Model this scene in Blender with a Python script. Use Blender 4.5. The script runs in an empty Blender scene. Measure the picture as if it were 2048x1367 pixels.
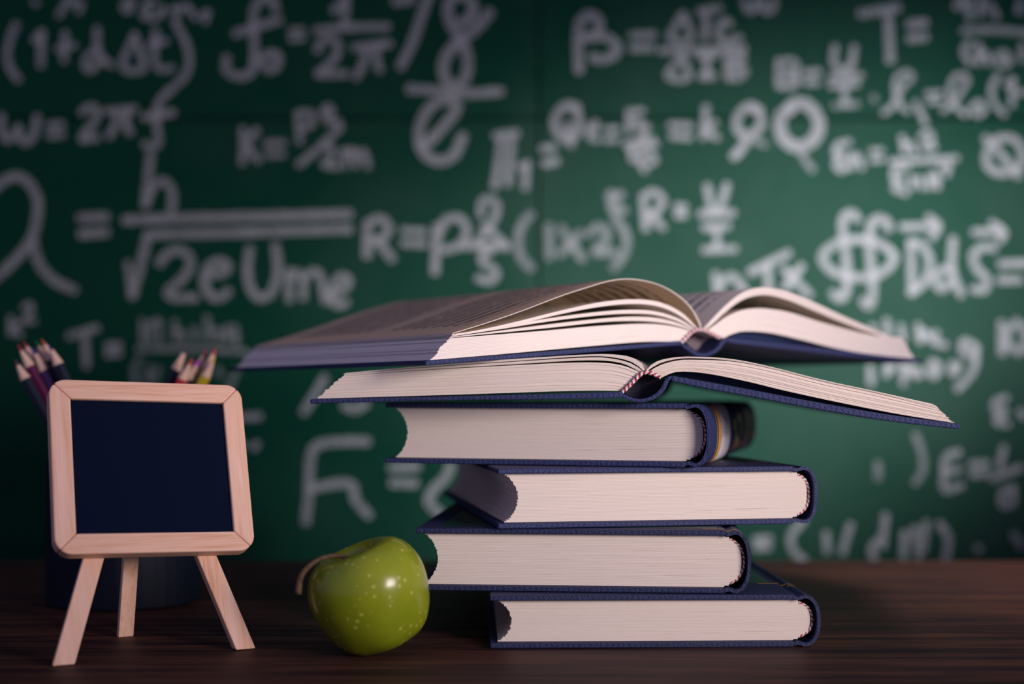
import bpy, bmesh, math, random
from mathutils import Vector, Matrix, Euler

S = bpy.context.scene
COL = S.collection
random.seed(7)
R = math.radians

# ------------------------------------------------------------------ camera
F_PX, CX, HY, CZ = 2844.0, 1024.0, 780.0, 0.1309      # focal length in pixels, centre column, horizon row, lens height
cam_d = bpy.data.cameras.new('camera')
cam_d.sensor_fit = 'HORIZONTAL'
cam_d.sensor_width = 36.0
cam_d.lens = 36.0 * F_PX / 2048.0
cam_d.shift_y = (HY - 1367 / 2) / 2048.0
cam_d.clip_start = 0.02
cam_d.dof.use_dof = True
cam_d.dof.focus_distance = 0.735
cam_d.dof.aperture_fstop = 3.2
cam = bpy.data.objects.new('camera', cam_d)
cam.location = (0, 0, CZ)
cam.rotation_euler = (R(90), 0, 0)
COL.objects.link(cam)
S.camera = cam

# ------------------------------------------------------------------ world, lights, exposure
world = bpy.data.worlds.new('world')
S.world = world
world.use_nodes = True
bg = world.node_tree.nodes['Background']
bg.inputs[0].default_value = (0.55, 0.53, 1.0, 1)
bg.inputs[1].default_value = 0.28


def area(name, loc, target, size, power, color, spread=180):
    d = bpy.data.lights.new(name, 'AREA')
    d.shape = 'SQUARE'
    d.size = size
    d.energy = power
    d.color = color
    d.spread = R(spread)
    o = bpy.data.objects.new(name, d)
    o.location = loc
    o.rotation_euler = (Vector(target) - Vector(loc)).to_track_quat('-Z', 'Y').to_euler()
    COL.objects.link(o)


def spot(name, loc, target, power, color, angle, blend, radius):
    d = bpy.data.lights.new(name, 'SPOT')
    d.energy = power
    d.color = color
    d.spot_size = R(angle)
    d.spot_blend = blend
    d.shadow_soft_size = radius
    o = bpy.data.objects.new(name, d)
    o.location = loc
    o.rotation_euler = (Vector(target) - Vector(loc)).to_track_quat('-Z', 'Y').to_euler()
    COL.objects.link(o)


area('softbox', (0.66, 0.06, 0.29), (0.08, 0.74, 0.215), 0.30, 1.04, (1.0, 0.86, 0.85), 55)
spot('board_spotlight', (1.25, 0.52, 0.66), (0.225, 1.35, 0.205), 285.0, (1.0, 0.95, 0.98), 24, 1.0, 0.10)
spot('added_desk_fill', (0.45, 1.00, 1.0), (0.40, 1.02, 0), 42.0, (1.0, 0.80, 0.80), 38, 1.0, 0.16)  # unseen spot added to brighten the right back of the desk

S.view_settings.view_transform = 'Standard'
S.view_settings.look = 'None'
S.view_settings.exposure = 0.0
S.view_settings.gamma = 1.0
S.view_settings.use_curve_mapping = False
S.cycles.use_denoising = True
S.cycles.max_bounces = 8


# ------------------------------------------------------------------ helpers
def link(name, me, mats=(), parent=None):
    o = bpy.data.objects.new(name, me)
    COL.objects.link(o)
    if not isinstance(mats, (list, tuple)):
        mats = [mats]
    for m in mats:
        me.materials.append(m)
    if parent is not None:
        o.parent = parent
    return o


def thing(name, label, cat, loc=(0, 0, 0), rot=(0, 0, 0), group=None):
    o = bpy.data.objects.new(name, None)
    o.empty_display_size = 0.02
    COL.objects.link(o)
    o.location = loc
    o.rotation_euler = rot
    o['label'] = label
    o['category'] = cat
    if group:
        o['group'] = group
    return o


def mesh(name, verts, faces, mats=(), parent=None, midx=None, uvs=None, smooth=False):
    me = bpy.data.meshes.new(name)
    me.from_pydata([tuple(v) for v in verts], [], faces)
    o = link(name, me, mats, parent)
    if midx:
        me.polygons.foreach_set('material_index', midx)
    if uvs:
        l = me.uv_layers.new(name='UVMap')
        for p in me.polygons:
            for li, vi in zip(p.loop_indices, p.vertices):
                l.data[li].uv = uvs[p.index][list(p.vertices).index(vi)]
    if smooth:
        me.polygons.foreach_set('use_smooth', [True] * len(me.polygons))
    bm = bmesh.new()
    bm.from_mesh(me)
    bmesh.ops.recalc_face_normals(bm, faces=bm.faces)
    bm.to_mesh(me)
    bm.free()
    me.update()
    return o


def bevel(o, w, seg=2, angle=30):
    m = o.modifiers.new('bevel', 'BEVEL')
    m.width = w
    m.segments = seg
    m.limit_method = 'ANGLE'
    m.angle_limit = R(angle)
    return o


def catmull(pts, n=8):
    """smooth curve through pts"""
    P = [Vector(p) for p in pts]
    if len(P) < 3:
        return P
    P = [P[0] * 2 - P[1]] + P + [P[-1] * 2 - P[-2]]
    out = []
    for i in range(1, len(P) - 2):
        a, b, c, d = P[i - 1:i + 3]
        for k in range(n):
            t = k / n
            out.append(0.5 * ((2 * b) + (c - a) * t + (2 * a - 5 * b + 4 * c - d) * t * t + (3 * b - a - 3 * c + d) * t ** 3))
    out.append(P[-2])
    return out


def resample(pts, m):
    P = [Vector(p) for p in pts]
    L = [0.0]
    for a, b in zip(P, P[1:]):
        L.append(L[-1] + (b - a).length)
    out, j = [], 0
    for i in range(m):
        t = L[-1] * i / (m - 1)
        while j < len(L) - 2 and L[j + 1] < t:
            j += 1
        s = (t - L[j]) / max(1e-9, L[j + 1] - L[j])
        out.append(P[j].lerp(P[j + 1], min(1, max(0, s))))
    return out


# ------------------------------------------------------------------ materials
def mat(name, color=(.5, .5, .5), rough=.6, spec=.5):
    m = bpy.data.materials.new(name)
    m.use_nodes = True
    b = m.node_tree.nodes['Principled BSDF']
    b.inputs['Base Color'].default_value = (*color, 1)
    b.inputs['Roughness'].default_value = rough
    b.inputs['Specular IOR Level'].default_value = spec
    return m


class NT:
    def __init__(s, m):
        s.m, s.t = m, m.node_tree
        s.b = s.t.nodes['Principled BSDF']

    def n(s, kind, **kw):
        x = s.t.nodes.new(kind)
        for k, v in kw.items():
            setattr(x, k, v)
        return x

    def l(s, a, b):
        s.t.links.new(a, b)

    def coords(s, which='Object', scale=(1, 1, 1), rot=(0, 0, 0)):
        tc = s.n('ShaderNodeTexCoord')
        mp = s.n('ShaderNodeMapping')
        mp.inputs['Scale'].default_value = scale
        mp.inputs['Rotation'].default_value = rot
        s.l(tc.outputs[which], mp.inputs['Vector'])
        return mp.outputs[0]

    def noise(s, vec, scale, detail=3, rough=.5, dist=0):
        x = s.n('ShaderNodeTexNoise')
        x.inputs['Scale'].default_value = scale
        x.inputs['Detail'].default_value = detail
        x.inputs['Roughness'].default_value = rough
        x.inputs['Distortion'].default_value = dist
        if vec is not None:
            s.l(vec, x.inputs['Vector'])
        return x.outputs['Fac']

    def ramp(s, fac, stops):
        x = s.n('ShaderNodeValToRGB')
        e = x.color_ramp.elements
        while len(e) < len(stops):
            e.new(.5)
        for el, (p, c) in zip(e, stops):
            el.position = p
            el.color = (*c, 1) if len(c) == 3 else c
        s.l(fac, x.inputs[0])
        return x.outputs['Color']

    def math(s, op, a, b=None, c=None):
        x = s.n('ShaderNodeMath', operation=op)
        for i, v in enumerate((a, b, c)):
            if v is None:
                continue
            if isinstance(v, (int, float)):
                x.inputs[i].default_value = v
            else:
                s.l(v, x.inputs[i])
        return x.outputs[0]

    def mix(s, fac, a, b, blend='MIX'):
        x = s.n('ShaderNodeMix', data_type='RGBA', blend_type=blend)
        for sock, v in ((x.inputs['Factor'], fac), (x.inputs[6], a), (x.inputs[7], b)):
            if isinstance(v, (int, float)):
                sock.default_value = v
            elif isinstance(v, tuple):
                sock.default_value = (*v, 1)
            else:
                s.l(v, sock)
        return x.outputs[2]

    def bump(s, h, strength=.3, dist=.001):
        x = s.n('ShaderNodeBump')
        x.inputs['Strength'].default_value = strength
        x.inputs['Distance'].default_value = dist
        s.l(h, x.inputs['Height'])
        s.l(x.outputs[0], s.b.inputs['Normal'])


def m_cloth(name, c1, c2, rough=.62):
    m = mat(name, c1, rough, .35)
    t = NT(m)
    v = t.coords('Object', (1, 1, 1), (R(20), R(42), R(30)))
    w1 = t.n('ShaderNodeTexWave', wave_type='BANDS', bands_direction='X')
    w2 = t.n('ShaderNodeTexWave', wave_type='BANDS', bands_direction='Y')
    for w in (w1, w2):
        w.inputs['Scale'].default_value = 300
        w.inputs['Distortion'].default_value = 2.5
        t.l(v, w.inputs['Vector'])
    h = t.math('ADD', w1.outputs['Fac'], w2.outputs['Fac'])
    nz = t.noise(v, 1100, 2)
    h2 = t.math('MULTIPLY_ADD', nz, 2.4, t.math('MULTIPLY', h, .6))
    t.l(t.mix(t.math('MULTIPLY_ADD', h2, .55, -.45), c1, c2), t.b.inputs['Base Color'])
    t.bump(h2, .5, .0003)
    return m


M = {}
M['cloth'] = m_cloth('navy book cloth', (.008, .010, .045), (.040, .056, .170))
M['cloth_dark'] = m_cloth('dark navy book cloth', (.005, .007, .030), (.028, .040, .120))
M['paste'] = mat('dark blue endpaper', (.006, .022, .09), .5)
M['lining'] = mat('dark spine lining', (.006, .007, .022), .7)
M['lining_grey'] = mat('grey spine lining', (.16, .125, .15), .8)


def m_paper_edge(name, base, dark, scale=64):
    m = mat(name, base, .85, .2)
    t = NT(m)
    uv = t.coords('UV', (2.0, scale, 1))
    n1 = t.noise(uv, 1.0, 4, .65)
    uv2 = t.coords('UV', (5.0, scale * 2.7, 1))
    n2 = t.noise(uv2, 1.0, 2, .5)
    f = t.math('MULTIPLY_ADD', n2, .5, n1)
    c = t.ramp(f, [(.40, dark), (.62, base), (.95, tuple(min(1, x * 1.07) for x in base))])
    # shade in a few crevices between signatures, painted as rust coloured lines
    uv3 = t.coords('UV', (1.3, scale * .55, 1))
    n3 = t.noise(uv3, 1.0, 3, .7)
    cre = t.ramp(n3, [(.28, (0, 0, 0)), (.36, (1, 1, 1))])
    c = t.mix(cre, (.42, .27, .19), c)
    t.l(c, t.b.inputs['Base Color'])
    t.bump(f, .35, .0003)
    return m


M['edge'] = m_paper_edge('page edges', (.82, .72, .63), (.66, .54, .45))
M['edge_lit'] = m_paper_edge('lit page edges', (.86, .78, .71), (.74, .64, .54), 40)  # page edges again, stronger light on the top book put into the colour


def m_text(name, rows, bands, base=(.82, .73, .60), translucent=.0, ncol=.9):
    """paper printed with rows of small type; UV u runs along a line, v from row to row"""
    m = mat(name, base, .8, .25)
    t = NT(m)
    tc = t.n('ShaderNodeTexCoord')
    sp = t.n('ShaderNodeSeparateXYZ')
    t.l(tc.outputs['UV'], sp.inputs[0])
    u, v = sp.outputs[0], sp.outputs[1]
    rv = t.math('MULTIPLY', v, rows)
    fr = t.math('FRACT', rv)
    inrow = t.math('MULTIPLY', t.math('GREATER_THAN', fr, .30), t.math('LESS_THAN', fr, .70))
    row = t.math('FLOOR', rv)
    cb = t.n('ShaderNodeCombineXYZ')
    t.l(t.math('MULTIPLY', u, 120), cb.inputs[0])
    t.l(t.math('MULTIPLY', row, 7.31), cb.inputs[1])
    wn = t.noise(cb.outputs[0], 1.0, 1)
    word = t.math('GREATER_THAN', wn, .40)
    ink = t.math('MULTIPLY', inrow, word)
    um = t.math('MULTIPLY', t.math('GREATER_THAN', u, .10), t.math('LESS_THAN', u, ncol))
    ink = t.math('MULTIPLY', ink, um)
    vm = None
    for a, b in bands:
        x = t.math('MULTIPLY', t.math('GREATER_THAN', v, a), t.math('LESS_THAN', v, b))
        vm = x if vm is None else t.math('MAXIMUM', vm, x)
    ink = t.math('MULTIPLY', ink, vm)
    c = t.mix(t.math('MULTIPLY', ink, .95), base, (.05, .045, .07))
    t.l(c, t.b.inputs['Base Color'])
    if translucent:
        tr = t.n('ShaderNodeBsdfTranslucent')
        t.l(t.mix(t.math('MULTIPLY', ink, .6), (.97, .80, .55), (.25, .16, .08)), tr.inputs['Color'])
        ms = t.n('ShaderNodeMixShader')
        ms.inputs[0].default_value = translucent
        t.l(t.b.outputs[0], ms.inputs[1])
        t.l(tr.outputs[0], ms.inputs[2])
        t.l(ms.outputs[0], t.t.nodes['Material Output'].inputs['Surface'])
    return m


M['leaf'] = m_text('printed leaf', 22, [(.07, .40), (.50, .92)], translucent=.55)
M['page'] = m_text('printed page', 22, [(.07, .92)])
M['plain'] = mat('plain paper', (.80, .72, .63), .8, .25)


def m_wood(name, c1, c2, c3, scale, stretch, rough, spec=.4, rot=(0, 0, 0), bump=.15):
    m = mat(name, c1, rough, spec)
    t = NT(m)
    v = t.coords('Object', stretch, rot)
    n1 = t.noise(v, scale, 6, .62, .6)
    n2 = t.noise(v, scale * 4.5, 3, .5)
    f = t.math('MULTIPLY_ADD', n2, .35, n1)
    t.l(t.ramp(f, [(.42, c2), (.62, c1), (.86, c3)]), t.b.inputs['Base Color'])
    t.bump(f, bump, .0006)
    return m


M['table'] = m_wood('dark stained oak', (.036, .014, .012), (.003, .002, .006), (.11, .044, .025), 95, (.06, 1.0, 1.0), .6, .14)
M['pine'] = m_wood('pale pine along x', (.80, .48, .33), (.62, .29, .15), (.88, .58, .44), 210, (.05, 1, 1), .55, .3)
M['pine_v'] = m_wood('pale pine along z', (.80, .48, .33), (.62, .29, .15), (.88, .58, .44), 210, (1, 1, .05), .55, .3)
M['slate'] = mat('blue black slate', (.0006, .0045, .020), .75, .08)
M['wall'] = mat('painted wall', (.05, .10, .10), .9)
M['floor'] = mat('floor', (.04, .03, .03), .6)
M['alu'] = mat('aluminium', (.5, .5, .52), .35)
M['alu'].node_tree.nodes['Principled BSDF'].inputs['Metallic'].default_value = 1


def m_board():
    m = mat('green chalkboard enamel', (.01, .10, .06), .75, .10)
    t = NT(m)
    tc = t.n('ShaderNodeTexCoord')
    v = tc.outputs['Object']
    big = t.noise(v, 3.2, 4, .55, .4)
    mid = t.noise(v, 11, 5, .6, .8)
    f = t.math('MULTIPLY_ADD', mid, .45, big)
    # chalk smudges, paler round one centre to paint in the pool of light
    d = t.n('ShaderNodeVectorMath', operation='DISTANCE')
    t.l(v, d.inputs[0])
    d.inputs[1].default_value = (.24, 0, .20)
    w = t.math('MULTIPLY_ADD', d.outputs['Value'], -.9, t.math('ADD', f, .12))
    sp = t.n('ShaderNodeSeparateXYZ')
    t.l(v, sp.inputs[0])
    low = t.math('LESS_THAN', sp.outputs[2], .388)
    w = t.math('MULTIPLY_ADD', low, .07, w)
    band = t.ramp(t.math('ABSOLUTE', t.math('SUBTRACT', sp.outputs[0], .018)), [(.004, (1, 1, 1)), (.040, (0, 0, 0))])
    w = t.math('MULTIPLY_ADD', t.math('MULTIPLY', band, mid), .30, w)
    dust_pool = t.ramp(w, [(.44, (0, 0, 0)), (.98, (1, 1, 1))])
    c = t.mix(t.math('MULTIPLY', dust_pool, .8), (.0001, .033, .0180), (.022, .056, .040))
    v2 = t.coords('Object', (1.2, 1, 9), (0, R(14), 0))
    st = t.noise(v2, 5, 4, .6)
    c = t.mix(t.math('MULTIPLY', t.ramp(st, [(.5, (0, 0, 0)), (.85, (1, 1, 1))]), .10), c, (.014, .050, .038))
    t.l(c, t.b.inputs['Base Color'])
    return m


def m_chalk(name, k, a0):
    m = mat(name, (.5, .5, .5), .95, .1)
    t = NT(m)
    v = t.coords('Object')
    n = t.noise(v, 260, 4, .7)
    c = t.ramp(n, [(.30, (.60 * k, .64 * k, .66 * k)), (.8, (.92 * k, .94 * k, .97 * k))])
    t.l(c, t.b.inputs['Base Color'])
    # thin, patchy chalk: the board shows through between the grains
    tr = t.n('ShaderNodeBsdfTransparent')
    ms = t.n('ShaderNodeMixShader')
    n2 = t.noise(v, 45, 4, .6)
    t.l(t.math('MULTIPLY_ADD', n2, .5, a0), ms.inputs[0])
    t.l(tr.outputs[0], ms.inputs[1])
    t.l(t.b.outputs[0], ms.inputs[2])
    t.l(ms.outputs[0], t.t.nodes['Material Output'].inputs['Surface'])
    return m


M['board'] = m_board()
M['chalk'] = m_chalk('white chalk', .56, .24)
M['chalk_faint'] = m_chalk('rubbed chalk', .55, .08)
M['red'] = mat('red thread', (.34, .018, .03), .6)
M['white'] = mat('white thread', (.80, .74, .74), .6)
M['gold'] = mat('orange gilt', (.85, .42, .03), .4)
M['gold_dull'] = mat('dull gilt lettering', (.42, .27, .10), .45)
M['panel_green'] = mat('dark green printed panel', (.008, .035, .02), .4)


def m_label():
    m = mat('white spine label', (.88, .84, .95), .55)
    t = NT(m)
    tc = t.n('ShaderNodeTexCoord')
    sp = t.n('ShaderNodeSeparateXYZ')
    t.l(tc.outputs['UV'], sp.inputs[0])
    u, v = sp.outputs[0], sp.outputs[1]      # u along the arc, v along the spine
    rv = t.math('MULTIPLY', v, 7)
    fr = t.math('FRACT', rv)
    row = t.math('FLOOR', rv)
    cb = t.n('ShaderNodeCombineXYZ')
    t.l(t.math('MULTIPLY', u, 60), cb.inputs[0])
    t.l(t.math('MULTIPLY', row, 5.7), cb.inputs[1])
    w = t.math('GREATER_THAN', t.noise(cb.outputs[0], 1, 1), .46)
    ink = t.math('MULTIPLY', w, t.math('MULTIPLY', t.math('GREATER_THAN', fr, .3), t.math('LESS_THAN', fr, .65)))
    ink = t.math('MULTIPLY', ink, t.math('MULTIPLY', t.math('GREATER_THAN', u, .30), t.math('LESS_THAN', u, .52)))
    ink = t.math('MULTIPLY', ink, t.math('LESS_THAN', v, .8))
    t.l(t.mix(ink, (.88, .84, .95), (.03, .03, .06)), t.b.inputs['Base Color'])
    return m


M['label'] = m_label()


def m_apple():
    m = mat('green apple skin', (.25, .33, .02), .24, .42)
    t = NT(m)
    v = t.coords('Object')
    big = t.noise(v, 28, 3, .5)
    c = t.ramp(big, [(.3, (.17, .235, .008)), (.7, (.29, .33, .014))])
    vo = t.n('ShaderNodeTexVoronoi')
    vo.inputs['Scale'].default_value = 260
    t.l(v, vo.inputs['Vector'])
    sp = t.ramp(vo.outputs['Distance'], [(.16, (1, 1, 1)), (.30, (0, 0, 0))])
    keep = t.math('GREATER_THAN', t.noise(v, 120, 1), .50)
    c = t.mix(t.math('MULTIPLY', t.math('MULTIPLY', sp, keep), .55), c, (.62, .62, .16))
    t.l(c, t.b.inputs['Base Color'])
    t.b.inputs['Coat Weight'].default_value = .12
    t.b.inputs['Coat Roughness'].default_value = .12
    t.b.inputs['Subsurface Weight'].default_value = .08
    t.b.inputs['Subsurface Radius'].default_value = (.004, .005, .001)
    return m


M['apple'] = m_apple()
M['stem'] = m_wood('apple stem', (.09, .05, .025), (.04, .025, .012), (.14, .085, .04), 300, (1, 1, 1), .7)


# ------------------------------------------------------------------ room shell
def box(name, lo, hi, m, parent=None, kind=None):
    x0, y0, z0 = lo
    x1, y1, z1 = hi
    v = [(x0, y0, z0), (x1, y0, z0), (x1, y1, z0), (x0, y1, z0), (x0, y0, z1), (x1, y0, z1), (x1, y1, z1), (x0, y1, z1)]
    f = [(0, 1, 2, 3), (4, 5, 6, 7), (0, 1, 5, 4), (1, 2, 6, 5), (2, 3, 7, 6), (3, 0, 4, 7)]
    o = mesh(name, v, f, m, parent)
    if kind:
        o['kind'] = kind
    return o


FZ = -0.74
box('floor', (-2.2, -1.2, FZ - .05), (2.2, 1.42, FZ), M['floor'], None, 'structure')
box('wall_back', (-2.2, 1.42, FZ), (2.2, 1.50, 1.8), M['wall'], None, 'structure')

# ------------------------------------------------------------------ chalkboard
BY = 1.35                                                   # depth of the writing surface


def bp(px, py):
    return ((px - CX) / F_PX * BY, CZ - (py - HY) / F_PX * BY)


board = thing('chalkboard', 'large green chalkboard covered in handwritten white formulas on the back wall', 'chalkboard', (0, BY, 0))
sx, _ = bp(1076, 0)
_, sz = bp(0, 237)
BX0, BX1, BZ0, BZ1 = -1.25, 1.35, -.26, .95
g = .0007
for (x0, x1) in ((BX0, sx - g), (sx + g, BX1)):
    for (z0, z1) in ((BZ0, sz - g), (sz + g, BZ1)):
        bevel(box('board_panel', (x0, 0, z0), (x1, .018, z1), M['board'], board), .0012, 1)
box('backing', (BX0, .018, BZ0), (BX1, .045, BZ1), M['wall'], board)
box('backing_rail', (BX0, .045, .30), (BX1, .07, .40), M['wall'], board)
bevel(box('frame_rail', (BX0 - .03, -.008, BZ1), (BX1 + .03, .045, BZ1 + .03), M['alu'], board), .002)
bevel(box('frame_rail', (BX0 - .03, -.008, BZ0 - .03), (BX1 + .03, .045, BZ0), M['alu'], board), .002)
bevel(box('frame_rail', (BX0 - .03, -.008, BZ0), (BX0, .045, BZ1), M['alu'], board), .002)
bevel(box('frame_rail', (BX1, -.008, BZ0), (BX1 + .03, .045, BZ1), M['alu'], board), .002)
bevel(box('chalk_tray', (BX0 + .2, -.07, BZ0 - .035), (BX1 - .2, -.008, BZ0 - .022), M['alu'], board), .002)


def chalk(strokes, w=16, m='chalk'):
    """one formula: a part whose sub-parts are its characters; a character is one or more flat rounded ribbons of chalk"""
    parsed = []
    for st in strokes.split('|'):
        ww = w
        st = st.strip()
        if ':' in st:
            a, st = st.split(':')
            ww = float(a)
        pts = [tuple(float(q) for q in p.split(',')) for p in st.split()]
        parsed.append((catmull([(p[0], p[1], 0) for p in pts], 6), ww))
    # strokes that touch make one character
    n = len(parsed)
    own = list(range(n))
    for i in range(n):
        for j in range(i):
            lim = (parsed[i][1] + parsed[j][1]) * .52
            if any((p - q).length < lim for p in parsed[i][0] for q in parsed[j][0]):
                a, b = own[i], own[j]
                own = [b if o == a else o for o in own]
    x0, z0 = bp(sum(p.x for c, _ in parsed for p in c) / sum(len(c) for c, _ in parsed), sum(p.y for c, _ in parsed for p in c) / sum(len(c) for c, _ in parsed))
    form = bpy.data.objects.new('chalk_formula', None)
    form.empty_display_size = .02
    COL.objects.link(form)
    form.parent = board
    form.location = (x0, 0, z0)
    for gi in sorted(set(own)):
        V, Fc = [], []
        for k, (C, ww) in enumerate(parsed):
            if own[k] != gi:
                continue
            hw = ww * .46
            y = -.0006 - .00022 * (k % 9)
            n = len(C)
            d0 = (C[1] - C[0]).normalized()
            d1 = (C[-1] - C[-2]).normalized()
            line = [(C[0] - d0 * hw * math.sin(R(a)) * .7, d0, hw * math.cos(R(a)) + .4) for a in (90, 60, 30)]
            for i, c in enumerate(C):
                d = (C[min(n - 1, i + 1)] - C[max(0, i - 1)]).normalized()
                line.append((c, d, hw * (1 + .07 * math.sin(i * 1.7 + k))))
            line += [(C[-1] + d1 * hw * math.sin(R(a)) * .7, d1, hw * math.cos(R(a)) + .4) for a in (30, 60, 90)]
            base = len(V)
            for i, (c, d, h) in enumerate(line):
                nx, ny = -d.y, d.x
                for sgn in (-1, 1):
                    X, Z = bp(c.x + nx * h * sgn, c.y + ny * h * sgn)
                    V.append((X - x0, y - .000004 * i, Z - z0))
            for i in range(len(line) - 1):
                a = base + 2 * i
                Fc.append((a, a + 1, a + 3, a + 2))
        mesh('chalk_character', V, Fc, M[m], form)


chalk('33,48 20,80 15,110 21,137 38,160 | 70,82 84,64 | 84,64 82,132 | 131,66 129,122 | 116,99 150,91 | 195,58 196,95 206,118 224,132 | '
      '195,98 178,112 171,130 181,141 196,128 203,110 | 271,70 246,134 288,137 271,70 | 313,62 310,116 319,138 346,138 | 300,88 332,82 | '
      '350,44 372,85 379,120 372,150 352,170', 15)
chalk('68,3 74,8 | 137,0 128,15 118,32 | 140,8 153,2 163,10 157,24 | 258,0 247,14 255,23 266,12 262,0 | 312,0 290,12 300,22 286,33 310,40 | '
      '318,34 328,16 324,32 | 345,20 380,14 | 358,18 352,46 | 376,15 392,38 | 404,32 416,24 410,45', 13)
chalk('3,232 4,262 16,280 30,270 37,254 39,272 52,285 68,270 75,233 | 97,251 125,249 | 98,271 126,269 | 164,226 180,214 195,222 190,243 170,268 167,279 196,275 | '
      '213,223 271,218 | 236,226 232,250 219,273 | 255,224 254,250 262,267 | 346,178 326,196 314,222 316,260 318,286 304,295 290,288 | 288,236 348,226', 16)
chalk('302,308 296,360 291,412 | 293,405 304,378 322,362 338,370 346,395 342,424', 17)
chalk('-12,378 10,360 35,353 58,366 76,400 74,440 64,476 40,510 -8,556 | 66,482 78,525 108,560 150,580', 19)
chalk('160,436 214,434 | 162,468 214,464', 19)
chalk('250,440 340,437 480,434 600,431 700,428 | 19:700,458 600,461 480,465 340,468 296,470 | 19:296,470 282,530 265,592 | 14:256,525 264,588', 20)
chalk('319,527 334,508 358,500 379,514 379,538 358,564 336,584 350,595 392,595 | 418,550 448,544 456,531 436,522 414,538 409,566 423,592 442,595 457,582 | '
      '500,497 495,540 503,579 522,596 545,582 556,540 551,490', 18)
chalk('577,540 579,600 | 579,562 592,544 605,556 607,596 | 608,562 624,543 640,550 648,585 652,604 | 662,592 690,576 698,560 683,552 667,570 663,598 676,610 694,604', 16)
chalk('472,148 452,118 450,140 455,165 480,155 | 0,0 0,0'.split('|')[0] if False else
      '453,115 452,138 466,150 486,153 504,143 510,118 | 510,118 508,60 507,30 515,8 535,-4 549,8 552,22 | 470,68 560,40 | '
      '548,108 532,110 526,128 540,141 556,130 556,112 546,108', 17)
chalk('580,62 606,60 | 582,78 608,76', 13)
chalk('668,22 690,4 | 692,-4 690,52 | 632,62 690,56 776,54 | 635,102 645,82 660,78 676,88 672,114 650,138 636,148 | 636,150 694,148 | 708,96 780,88 | '
      '733,100 726,130 712,156 | 752,98 754,124 760,142', 17)
chalk('790,4 826,-2 | 858,-8 842,36 826,84 801,134', 19)
chalk('980,24 956,54 925,78 898,104 886,136 896,166 914,172 930,158 936,124 925,86 902,48 896,16 908,-6 932,-6 946,12 942,34 922,46', 22)
chalk('818,178 880,182 940,187 1002,183', 20)
chalk('838,290 852,288 890,250 914,216 902,200 872,206 848,232 838,270 848,306 878,322 908,310 926,272', 21)
chalk('990,272 1034,266 | 1003,276 998,320 990,374 | 1024,272 1020,320 1016,368 | 1052,330 1050,376 | 1040,334 1056,328 | 1084,298 1108,296 | 1088,328 1114,322', 17)
chalk('486,258 487,290 485,326 | 514,260 496,290 518,322 | 532,288 568,286 | 534,309 566,309 | 596,228 600,284 | 596,228 620,226 626,246 604,258 | '
      '644,228 656,214 664,226 654,242 680,246 | 682,254 640,296 598,330 | 644,290 664,298 660,318 648,330 676,334 | 686,300 690,334 | 690,312 704,300 712,332 | 712,310 728,304 736,334', 15)
chalk('735,447 734,512 | 736,447 760,437 778,455 766,476 744,482 | 756,482 785,518', 18)
chalk('806,461 850,464 | 806,486 850,488 | 18:874,452 870,545 | 18:876,470 892,441 920,437 934,462 920,490 888,500', 16)
chalk('962,431 964,405 977,398 993,408 990,434 974,460 952,490 | 967,452 990,470 1014,496 | 928,492 1014,490 | 986,500 966,508 966,524 988,538 992,552 978,562 956,556', 16)
chalk('1062,428 1044,450 1036,480 1042,514 1062,536 | 1098,452 1099,515 | 1122,456 1142,486 1166,519 | 1161,466 1120,508 | 1178,469 1195,454 1212,462 1210,482 1190,504 1228,504 | '
      '1228,436 1245,456 1254,485 1244,513 1226,536', 18, 'chalk_faint')
chalk('14:1214,392 1244,388 1226,406 1244,418 | 14:1222,384 1220,412 1232,426 1252,420', 20, 'chalk_faint')
chalk('1286,395 1292,458 | 1286,393 1308,384 1326,402 1310,425 1292,432 | 1302,430 1326,456 | 1352,414 1370,414 | 1352,430 1370,430', 16, 'chalk')
chalk('1414,372 1424,420 1438,418 1454,370 | 1400,428 1466,426 | 1408,455 1456,452 | 1433,455 1434,496 | 1408,500 1470,498', 16, 'chalk')
chalk('1158,142 1156,80 1160,46 1180,30 1198,44 1194,68 1176,76 | 1160,76 1208,74 1234,92 1228,110 1202,120 1184,114', 20)
chalk('1262,72 1308,70 | 1264,97 1304,96', 17)
chalk('1366,28 1340,78 1382,78 1366,28 | 1398,24 1440,16 | 1413,24 1410,78 | 1460,50 1450,42 1438,56 1438,76 1450,84 1480,76 | 1320,102 1400,101 1488,98 | '
      '1364,112 1336,152 1376,156 1364,112 | 1413,110 1413,156 | 1398,112 1432,110 | 1400,154 1428,153 | 1455,106 1456,156 | 1456,108 1478,106 1484,120 1462,130 1488,140 1480,154 1458,156', 16)
chalk('1486,0 1498,22 1511,14 1510,0 | 1525,0 1523,14 1536,24 1548,12 1545,0', 15)
chalk('1156,216 1130,212 1109,240 1118,270 1140,278 1159,256 1152,220 1138,210 | 1136,250 1142,290', 18)
chalk('1178,264 1192,256 1190,246 1180,256 1179,274 1196,280 | 1210,260 1236,258 | 1210,280 1234,279 | 1256,224 1286,222 | 1257,224 1258,266 | 1257,246 1280,243 | '
      '1276,250 1294,256 1278,278 1306,280 | 1250,289 1312,290 | 1258,302 1280,296 1286,314 1264,320 1264,300 | 1276,320 1290,342 | 1298,304 1310,320 1296,330', 14)
chalk('1340,250 1382,252 | 1342,272 1380,275 | 1412,214 1406,276 | 1430,244 1412,260 1434,276', 15)
chalk('1520,222 1498,212 1474,236 1478,264 1500,270 1522,250 1516,224 1500,214 | 1492,284 1474,308 | 1466,314 1474,308', 18)
chalk('1580,216 1560,238 1566,276 1596,294 1626,280 1638,248 1620,214 1592,206 1576,220', 26)
chalk('1600,302 1614,326 1626,340 | 1500,276 1530,290', 14, 'chalk_faint')
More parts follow.
